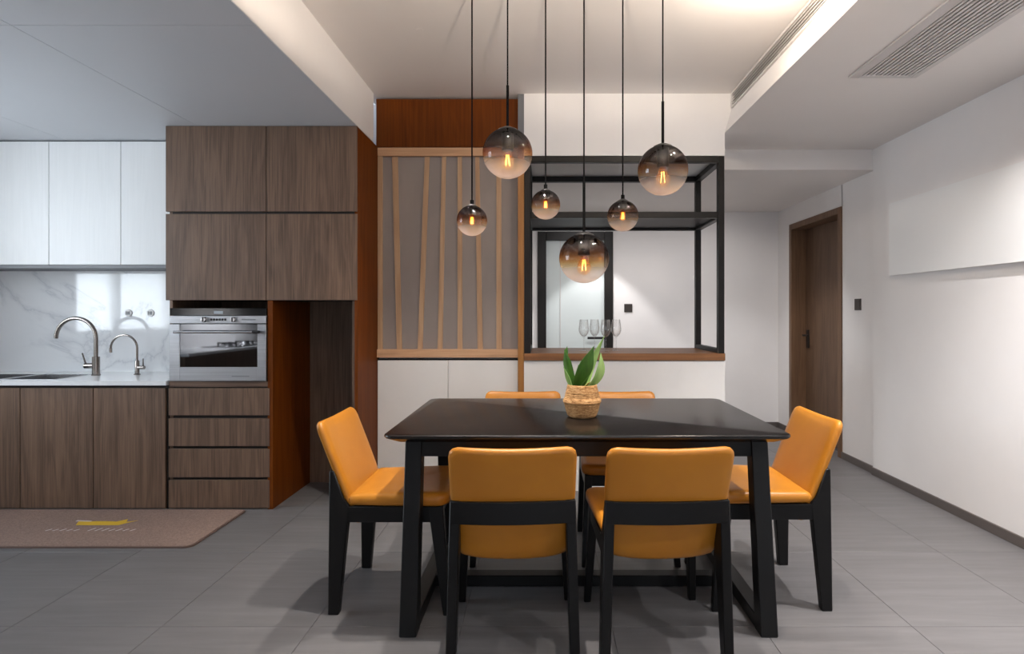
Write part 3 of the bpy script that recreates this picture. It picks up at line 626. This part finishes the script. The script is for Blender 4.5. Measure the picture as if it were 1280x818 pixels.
# ------------------------------------------------------------------ chairs
def make_chair():
    t = thing('dining_chair', (0, 0, 0), '', 'chair', 'tan leather dining chairs')
    def back_y(z): return -0.163-0.39*(z-0.44)
    ol = []
    # outline (x,z): crown nearly straight, sides drawing in a little below the seat, bottom arc
    hwid = 0.212
    half = [(0.0, 0.338), (0.06, 0.339), (0.115, 0.343), (0.155, 0.350), (0.182, 0.359), (0.196, 0.38), (0.204, 0.44), (0.208, 0.52), (hwid, 0.60), (hwid, 0.68), (hwid, 0.735), (0.208, 0.751), (0.197, 0.762), (0.180, 0.767), (0.12, 0.764), (0.06, 0.762), (0.0, 0.761)]
    ol = half + [(-x, z) for x, z in half[-2:0:-1]]
    def fn(x, z, h):
        lean = back_y(z)
        bow = -0.012*(1-min(1, abs(x)/0.212)**2)           # hollow towards the sitter
        return (x, lean+h+bow*0.9+0.012, z+h*0.36)
    prof = [(0.17, -0.0335), (0.10, -0.034), (0.04, -0.0335), (0.014, -0.032), (0.004, -0.028), (0.0, -0.021), (0.0, -0.013), (0.004, -0.007), (0.012, -0.002), (0.04, 0.001), (0.10, 0.002), (0.17, 0.002)]
    obj('backrest', G().pad(ol, prof, fn), MAT['leather'], t, local=True, ang=60)
    so = rrect(-0.214, 0.214, -0.175, 0.232, [0.05, 0.05, 0.02, 0.02], 6)
    so = [(x*(1+0.09*(y+0.175)/0.407), y) for x, y in so]
    def fs(x, y, h):
        dish = -0.010*(1-min(1, (abs(x)/0.2)**2))*(1 if h > 0.03 else 0)
        return (x, y, 0.428+h+dish+ (0.006*((y+0.1)/0.3) if h > 0.02 else 0))
    sp_ = [(0.18, 0.0), (0.02, 0.0), (0.004, 0.006), (0.0, 0.016), (0.0, 0.028), (0.004, 0.039), (0.014, 0.046), (0.04, 0.049), (0.09, 0.050), (0.18, 0.051)]
    obj('seat', G().pad(so, sp_, fs), MAT['leather'], t, local=True, ang=60)
    for s in (-1, 1):
        yz = [(-0.247, 0.0), (-0.205, 0.0), (-0.172, 0.36), (-0.165, 0.43), (-0.190, 0.46), (-0.228, 0.569), (-0.247, 0.569)]
        xo = lambda z: 0.228-0.016*z/0.57
        obj('rear_leg', G().loft([[(s*(xo(z)-0.034), y, z) for y, z in yz], [(s*xo(z), y, z) for y, z in yz]]), MAT['blackleg'], t, bevel=0.003, local=True)
        fx = 0.198 if s > 0 else -0.198
        r_ = [[(fx-0.018, y, 0.43) for y in (0.150, 0.208)], None]
        top = [(fx-0.018, 0.148, 0.43), (fx+0.018, 0.148, 0.43), (fx+0.018, 0.208, 0.43), (fx-0.018, 0.208, 0.43)]
        bx = fx+s*0.022
        bot = [(bx-0.014, 0.212, 0.0), (bx+0.014, 0.212, 0.0), (bx+0.014, 0.240, 0.0), (bx-0.014, 0.240, 0.0)]
        obj('front_leg', G().loft([bot, top]), MAT['blackleg'], t, bevel=0.003, local=True)
        obj('side_rail', G().prism([(-0.175, 0.365), (0.16, 0.365), (0.16, 0.428), (-0.17, 0.428)], 'x', min(s*0.186, s*0.216), max(s*0.186, s*0.216)), MAT['blackleg'], t, bevel=0.002, local=True)
    obj('front_rail', G().box(-0.185, 0.185, 0.165, 0.19, 0.37, 0.428), MAT['blackleg'], t, local=True)
    n = 12; rings = []
    for k in range(n+1):
        x = -0.208+0.416*k/n; bow = -0.018*(1-(x/0.208)**2)
        z0, z1 = 0.492, 0.568; yy = lambda z: -0.272-0.39*(z-0.56)
        rings.append([(x, -0.2465+bow, z0), (x, -0.222+bow, z0), (x, -0.228+bow, z1), (x, -0.2465+bow, z1)])
    obj('back_bar', G().loft(rings), MAT['blackleg'], t, bevel=0.002, local=True)
    return t
ch = make_chair()
spots = [(-0.113, 2.185, 2.0, 'tan leather chair seen from behind, left of the two in front'),
         (0.408, 2.185, 2.0, 'tan leather chair seen from behind, right of the two in front'),
         (-0.612, 2.515, -90, 'tan leather chair at the left end of the table, near the kitchen'),
         (0.915, 2.545, 90, 'tan leather chair at the right end of the table, near the door'),
         (-0.118, 2.955, 180, 'tan leather chair behind the table, directly left of the plant'),
         (0.412, 2.955, 180, 'tan leather chair behind the table, right of the plant')]
for i, (x, y, a, lb) in enumerate(spots):
    c_ = ch if i == 0 else copy_tree(ch)
    c_.location = (x, y, 0); c_.rotation_euler = (0, 0, math.radians(a)); c_['label'] = lb

# ------------------------------------------------------------------ pendants
YP = 2.58
def pendant(px, py, r, rod, label):
    X, Z = px2(px, YP), pz2(py, YP); big = r > 0.09
    p = thing('pendant_lamp', (X, YP, Z-r), label, 'pendant lamp', 'smoked glass globe pendants')
    a0 = math.asin(min(1, 0.32))
    prof = [(r*math.sin(a), -r*math.cos(a)) for a in [0.0]+[k*PI/36 for k in range(1, 35)]]
    obj('globe', G().lathe(prof, (X, YP, Z), 48), MAT['globe'], p, ang=80)
    cr = r*0.42 if big else r*0.38
    capp = [(0.0, r+0.006), (cr*0.45, r+0.005), (cr*0.9, r*0.94+0.002), (cr, r*0.90), (cr*0.98, r*0.88), (0, r*0.88)]
    obj('cap', G().lathe(capp, (X, YP, Z), 28), MAT['plastic_black'], p, ang=50)
    zc = Z+r+0.004
    zr = pz2(rod, YP) if rod else zc+0.02
    obj('stem', G().tube([(X, YP, zc-0.004), (X, YP, zr)], 0.0062 if rod else 0.0085, 12), MAT['cord'], p)
    obj('cord', G().tube([(X, YP, zr), (X, YP, CZ-0.024)], 0.0034, 8), MAT['cord'], p)
    obj('ceiling_rose', G().lathe([(0.0, -0.026), (0.02, -0.026), (0.045, -0.02), (0.05, -0.012), (0.05, 0.0), (0, 0.0)], (X, YP, CZ), 28), MAT['plastic_black'], p)
    hs = 0.24*r; hl = r*0.84
    obj('lamp_holder', G().lathe([(0.0, r*0.9), (hs, r*0.9), (hs, r*0.14), (hs*0.8, r*0.10), (0, r*0.10)] if big else [(0, r*0.9), (hs, r*0.9), (hs, r*0.42), (0, r*0.42)], (X, YP, Z), 20), MAT['plastic_black'], p)
    if big:
        bp = [(0.013, 0.10*r), (0.015, 0.03*r), (0.021, -0.10*r), (0.0285, -0.24*r), (0.0315, -0.36*r), (0.029, -0.50*r), (0.020, -0.61*r), (0.009, -0.66*r), (0.0, -0.67*r)]
    else:
        bp = [(0.009, 0.42*r), (0.010, 0.30*r), (0.0115, 0.1*r), (0.0115, -0.22*r), (0.008, -0.32*r), (0.0, -0.35*r)]
    bu = obj('bulb', G().lathe(bp, (X, YP, Z), 24), MAT['amber'], p, ang=80)
    g = G()
    if big:
        for k in range(4):
            a = k*PI/2+0.3
            g.tube([(X+0.006*math.cos(a), YP+0.006*math.sin(a), Z-0.06*r), (X+0.012*math.cos(a+0.3), YP+0.012*math.sin(a+0.3), Z-0.48*r)], 0.0010, 6)
    else:
        for k in range(4):
            a = k*PI/2+0.4
            g.tube([(X+0.004*math.cos(a), YP+0.004*math.sin(a), Z+0.22*r), (X+0.005*math.cos(a), YP+0.005*math.sin(a), Z-0.2*r)], 0.0013, 6)
    obj('filament', g, MAT['filament'], bu)
    l = light('pendant_light', 'POINT', (0, 0, r-(0.3 if big else 0.05)*r), 0.04 if big else 0.02, (1.0, 0.72, 0.42), shadow_soft_size=0.02); l.parent = p
pendant(590, 276, 0.0680, None, 'small smoked globe pendant, leftmost, in front of the slatted screen')
pendant(634.5, 192, 0.1115, 107, 'large smoked globe pendant upper left, in front of the wooden header')
pendant(682, 256, 0.0655, None, 'small smoked globe pendant between the upper left and the lowest large globe')
pendant(730, 323, 0.1115, 228, 'lowest large smoked globe pendant hanging over the plant')
pendant(778.5, 270, 0.0695, None, 'small smoked globe pendant just right of the lowest large globe')
pendant(828.5, 213, 0.1115, 127, 'large smoked globe pendant, rightmost of the six')

# ------------------------------------------------------------------ plant
PXc, PYc = 0.166, 2.51
pl = thing('potted_plant', (PXc, PYc, TZ), 'small broad-leaved green plant in a woven basket on the table', 'plant')
base_prof = [(0.0, 0.001), (0.056, 0.001), (0.064, 0.008), (0.073, 0.034), (0.078, 0.058), (0.0835, 0.068), (0.082, 0.076), (0.077, 0.086), (0.071, 0.110), (0.066, 0.130), (0.0645, 0.139)]
prof = []
for i in range(len(base_prof)-1):
    (r0, z0), (r1, z1) = base_prof[i], base_prof[i+1]; n = max(1, int(math.hypot(r1-r0, z1-z0)/0.0032))
    for k in range(n):
        q = k/n; rr = r0+(r1-r0)*q; zz = z0+(z1-z0)*q
        prof.append((rr + (0.0013*math.sin(zz*2*PI/0.0075) if zz > 0.004 else 0), zz))
prof += [(0.0645, 0.139), (0.062, 0.141), (0.059, 0.138), (0.058, 0.115)]
obj('basket', G().lathe(prof, (PXc, PYc, TZ), 40), MAT['basket'], pl, ang=70)
obj('soil', G().lathe([(0.0, 0.118), (0.059, 0.116)], (PXc, PYc, TZ), 24), MAT['soil'], pl)
def leaf(base, tip, bend, width, mat, face=0.0, fold=0.25, n=14):
    b = Vector(base); t = Vector(tip); d = t-b; side0 = Vector((math.cos(face), math.sin(face), 0))
    g = G(); V = []; Fc = []
    for i in range(n+1):
        u = i/n; c_ = b+d*u+Vector(bend)*math.sin(PI*u)*1.0
        tang = (d+Vector(bend)*PI*math.cos(PI*u)).normalized()
        sd = (side0-tang*side0.dot(tang)).normalized(); nr = sd.cross(tang)
        wd = width*(0.30+0.70*math.sin(PI*min(1, (u*0.88+0.06)))**0.8)*(1 if u < 0.55 else max(0.0, 1-((u-0.55)/0.45)**1.7))
        wd = max(wd, 0.0006)
        for q in (-1, -0.5, 0, 0.5, 1): V.append(c_+sd*wd*q+nr*fold*wd*(abs(q)))
        th = 0.0011
        for q in (1, 0.5, 0, -0.5, -1): V.append(c_+sd*wd*q+nr*(fold*wd*abs(q)-th*2))
    rings = [V[i*10:(i+1)*10] for i in range(n+1)]
    g.loft(rings); return obj('leaf', g, mat, pl, ang=50)
def P(px, py, dy=0.0): Y = PYc+dy; return (px2(px, Y), Y, pz2(py, Y))
leaf(P(719, 486, -0.01), P(742.5, 433, -0.02), (-0.004, -0.01, -0.006), 0.037, MAT['leafd'], 0.45)
leaf(P(718, 486, -0.015), P(705.5, 437, -0.02), (-0.004, 0.0, 0.01), 0.019, MAT['leafd'], -0.3)
leaf(P(708, 449, -0.02), P(709, 433, -0.02), (-0.002, 0, 0), 0.008, MAT['leafd'], -0.3)
leaf(P(733, 486, 0.0), P(751, 441, 0.01), (0.022, 0.0, -0.014), 0.027, MAT['leafl'], 0.7)
leaf(P(733, 484, 0.02), P(756, 420, 0.04), (-0.012, 0.01, 0.0), 0.018, MAT['leafl'], 0.6)
leaf(P(715, 486, -0.02), P(704.5, 459, -0.03), (0.002, 0, -0.006), 0.010, MAT['leafl'], -0.5)
leaf(P(722, 486, 0.01), P(723, 456, 0.02), (0.0, 0, 0), 0.012, MAT['leafd'], 0.1)
leaf(P(724, 488, -0.03), P(737, 469, -0.04), (-0.002, 0, -0.004), 0.008, MAT['leafd'], 0.4)
leaf(P(730, 487, 0.01), P(739, 478, 0.0), (0, 0, 0.004), 0.007, MAT['basket'], 0.2)

# ------------------------------------------------------------------ wine glasses
def wine_glass(x, y, label):
    w_ = thing('wine_glass', (x, y, 0.93), label, 'wine glass', 'wine glasses on the wooden ledge')
    c_ = (x, y, 0.93)
    obj('foot', G().lathe([(0.0, 0.0008), (0.034, 0.0008), (0.035, 0.002), (0.010, 0.006), (0.0045, 0.012)], c_, 28), MAT['wineglass'], w_, ang=60)
    obj('stem', G().lathe([(0.0045, 0.012), (0.0036, 0.03), (0.0036, 0.085), (0.006, 0.098)], c_, 14), MAT['wineglass'], w_, ang=60)
    bp = [(0.006, 0.098), (0.016, 0.106), (0.030, 0.124), (0.037, 0.144), (0.0375, 0.160), (0.034, 0.190), (0.029, 0.226), (0.0278, 0.226), (0.033, 0.19), (0.0363, 0.16), (0.0358, 0.144), (0.029, 0.126), (0.016, 0.109), (0.0, 0.104)]
    obj('bowl', G().lathe(bp, c_, 32), MAT['wineglass'], w_, ang=60)
for px, Y, lb in ((729.8, 4.16, 'clear stemmed wine glass, leftmost of the four on the ledge'), (743.2, 4.24, 'clear stemmed wine glass, second from the left on the ledge'),
                  (757, 4.12, 'clear stemmed wine glass, third from the left, before the dark door frame'), (770.2, 4.20, 'clear stemmed wine glass, rightmost of the four on the ledge')):
    wine_glass(px2(px, Y), Y, lb)

# ------------------------------------------------------------------ wall items
ar = thing('wall_panel_picture', (XR-0.02, 3.1, 1.463), 'large blank white picture panel on the right wall', 'picture')
obj('canvas', G().box(XR-0.036, XR-0.030, 2.0, 4.03, 1.463, 1.967), MAT['art'], ar)
obj('backing_frame', G().box(XR-0.030, XR, 2.0, 4.028, 1.465, 1.965), MAT['artback'], ar)
sw = thing('light_switch', (XD, 4.52, 1.235), 'dark bronze light switch on the white wall beside the wooden door', 'switch')
obj('plate', G().box(XD-0.010, XD, 4.477, 4.563, 1.225, 1.315), MAT['switch'], sw, bevel=0.002)
obj('rocker', G().box(XD-0.013, XD-0.010, 4.487, 4.553, 1.235, 1.305), MAT['switch'], sw, bevel=0.001)
sw = thing('light_switch', (0.885, YC, 1.21), 'small bronze light switch seen through the black frame', 'switch')
obj('plate', G().box(0.845, 0.93, YC-0.009, YC, 1.213, 1.30), MAT['switch'], sw, bevel=0.002)
obj('rocker', G().box(0.853, 0.922, YC-0.012, YC-0.009, 1.221, 1.292), MAT['switch'], sw, bevel=0.001)

# air grilles
gr = thing('ceiling_grille', (1.73, 2.3, SZ-0.012), 'pale slatted air grille set flat in the lowered ceiling', 'air vent')
gx0_, gx1_, gy0, gy1 = 1.567, 1.915, 1.3, 2.965
obj('frame', G().box(gx0_, gx0_+0.055, gy0, gy1, SZ-0.010, SZ).box(gx1_-0.032, gx1_, gy0, gy1, SZ-0.010, SZ).box(gx0_+0.055, gx1_-0.032, gy1-0.03, gy1, SZ-0.010, SZ).box(gx0_+0.055, gx1_-0.032, gy0, gy0+0.03, SZ-0.010, SZ), MAT['vent'], gr, bevel=0.002)
obj('backing', G().box(gx0_+0.055, gx1_-0.032, gy0+0.03, gy1-0.03, SZ-0.0015, SZ-0.0005), MAT['ventdark'], gr)
n = 12; w_ = (gx1_-0.032-gx0_-0.055)/n
for k in range(n):
    x = gx0_+0.055+w_*(k+0.5); obj('slat', G().box(x-w_*0.29, x+w_*0.29, gy0+0.03, gy1-0.03, SZ-0.009, SZ-0.0015), MAT['vent'], gr)
gr = thing('wall_grille', (1.265, 2.6, 2.585), 'long narrow air grille high in the soffit face by the lamp glow', 'air vent')
a0, a1, b0, b1 = 1.0, 3.86, 2.583, 2.668
obj('frame', G().box(1.252, 1.265, a0, a1, b0-0.008, b0+0.004).box(1.252, 1.265, a0, a1, b1-0.004, b1+0.012).box(1.252, 1.265, a0, a0+0.02, b0+0.004, b1-0.004).box(1.252, 1.265, a1-0.02, a1, b0+0.004, b1-0.004), MAT['vent'], gr)
obj('backing', G().box(1.355, 1.36, a0+0.02, a1-0.02, b0+0.001, b1-0.001).box(1.27, 1.355, a0+0.02, a1-0.02, b1-0.002, b1-0.0005).box(1.27, 1.355, a0+0.02, a1-0.02, b0+0.0005, b0+0.002), MAT['ventdark'], gr)
for k in range(4):
    z = b0+0.014+k*0.0178; obj('slat', G().prism([(1.254, z), (1.254, z+0.004), (1.280, z+0.009), (1.280, z+0.005)], 'y', a0+0.02, a1-0.02), MAT['vent'], gr)

# ------------------------------------------------------------------ ceiling lamps
def downlight(x, y, z, power, angle, label, color=NEUT, aim=None, blend=0.45, size=0.02, flush=False):
    t = thing('downlight', (x, y, z), label, 'ceiling lamp', 'recessed ceiling downlights')
    k = 0.4 if flush else 1.0               # small trimless pin spots in the view, ringed ones elsewhere
    obj('trim_ring', G().lathe([(0.030*k, -0.001), (0.034*k, -0.006*k*k), (0.045*k, -0.006*k*k), (0.048*k, 0.0)], (x, y, z), 28), MAT['ceil'] if flush else MAT['vent'], t)
    obj('lens', G().lathe([(0.0, -0.0008), (0.031*k, -0.0008)], (x, y, z), 24), MAT['ceil'] if flush else MAT['lampglow'], t)
    l = light('downlight_beam', 'SPOT', (0, 0, -0.012), power, color, spot_size=math.radians(angle), spot_blend=blend, shadow_soft_size=size)
    if aim:
        v = Vector(aim)-Vector((x, y, z)); l.rotation_euler = v.to_track_quat('-Z', 'Y').to_euler()
    l.parent = t
downlight(-0.10, 2.15, CZ, 190, 72, 'ceiling downlight above the front edge of the table', blend=1.0)
downlight(-0.65, 3.02, CZ, 140, 78, 'tiny pin spot in the ceiling before the wooden header', blend=1.0, flush=True)
downlight(0.95, 2.10, CZ, 70, 100, 'ceiling downlight above the right front of the table', blend=0.9)
downlight(0.10, 0.20, CZ, 8, 130, 'ceiling downlight behind the camera position')
downlight(1.92, 2.22, SZ, 112, 104, 'downlight in the lowered ceiling washing the picture wall', color=COOL, aim=(2.36, 2.85, 0.0), blend=1.0)
downlight(1.60, 2.10, SZ, 240, 92, 'added fill downlight in the lowered ceiling over the walkway', color=COOL, aim=(1.62, 2.7, 0), blend=1.0)  # added lamp, lifts the right floor and the soffit underside
downlight(1.85, 0.3, SZ, 85, 130, 'added fill downlight in the lowered ceiling nearer the living room', color=COOL)  # added out of view to lift the upper right wall
downlight(0.55, 5.60, RZ, 50, 80, 'tiny corridor pin spot beside the glass door', color=COOL, blend=0.3, flush=True)
downlight(1.9, 5.2, RZ, 72, 92, 'tiny added corridor fill spot before the wooden door', color=COOL, blend=1.0, flush=True)  # added lamp that lightens the door and corridor walls
downlight(0.45, 4.62, RZ, 34, 100, 'tiny added corridor fill spot behind the black frame', color=COOL, aim=(0.45, 6.07, 0.9), blend=1.0, flush=True)  # added to brighten the wall seen through the frame
downlight(1.55, 4.62, RZ, 34, 100, 'tiny added corridor fill spot at the corridor mouth', color=COOL, aim=(1.55, 6.07, 0.9), blend=1.0, flush=True)  # added likewise, for the right part of the far corridor wall
# surface lamp that glows on the ceiling beside the grille
x, y, z = 0.97, 2.42, 2.555
su = thing('surface_lamp', (x, y, z), 'small warm surface-mounted ceiling lamp beside the long grille', 'ceiling lamp'); h_ = CZ-z
obj('mount', G().lathe([(0.0, h_), (0.03, h_), (0.03, h_-0.012), (0.008, h_-0.014), (0.008, 0.035), (0.0, 0.035)], (x, y, z), 20), MAT['plastic_black'], su)
obj('bulb', G().lathe([(0.008, 0.035), (0.022, 0.022), (0.028, 0.0), (0.022, -0.02), (0.0, -0.028)], (x, y, z), 20), MAT['lampglow'], su)
l = light('surface_lamp_light', 'POINT', (0, 0, -0.035), 21, WARM, shadow_soft_size=0.03); l.parent = su
# bowl lamp added out of view to brighten the ceiling and beam
x, y, z = 0.05, 1.45, 2.16
su = thing('uplighter', (x, y, z), 'added unseen metal bowl lamp brightening the ceiling', 'ceiling lamp')
obj('bowl', G().lathe([(0.0, 0.0), (0.06, 0.004), (0.12, 0.018), (0.16, 0.04), (0.157, 0.042), (0.115, 0.022), (0.055, 0.008), (0.0, 0.005)], (x, y, z), 32), MAT['knob'], su, ang=60)
obj('stem', G().tube([(x, y, z+0.005), (x, y, CZ)], 0.005, 8), MAT['cord'], su)
l = light('uplighter_fill', 'SPOT', (0.03, 0, 0.045), 85, WARM, (PI, 0, 0), spot_size=math.radians(172), spot_blend=0.1, shadow_soft_size=0.05); l.parent = su
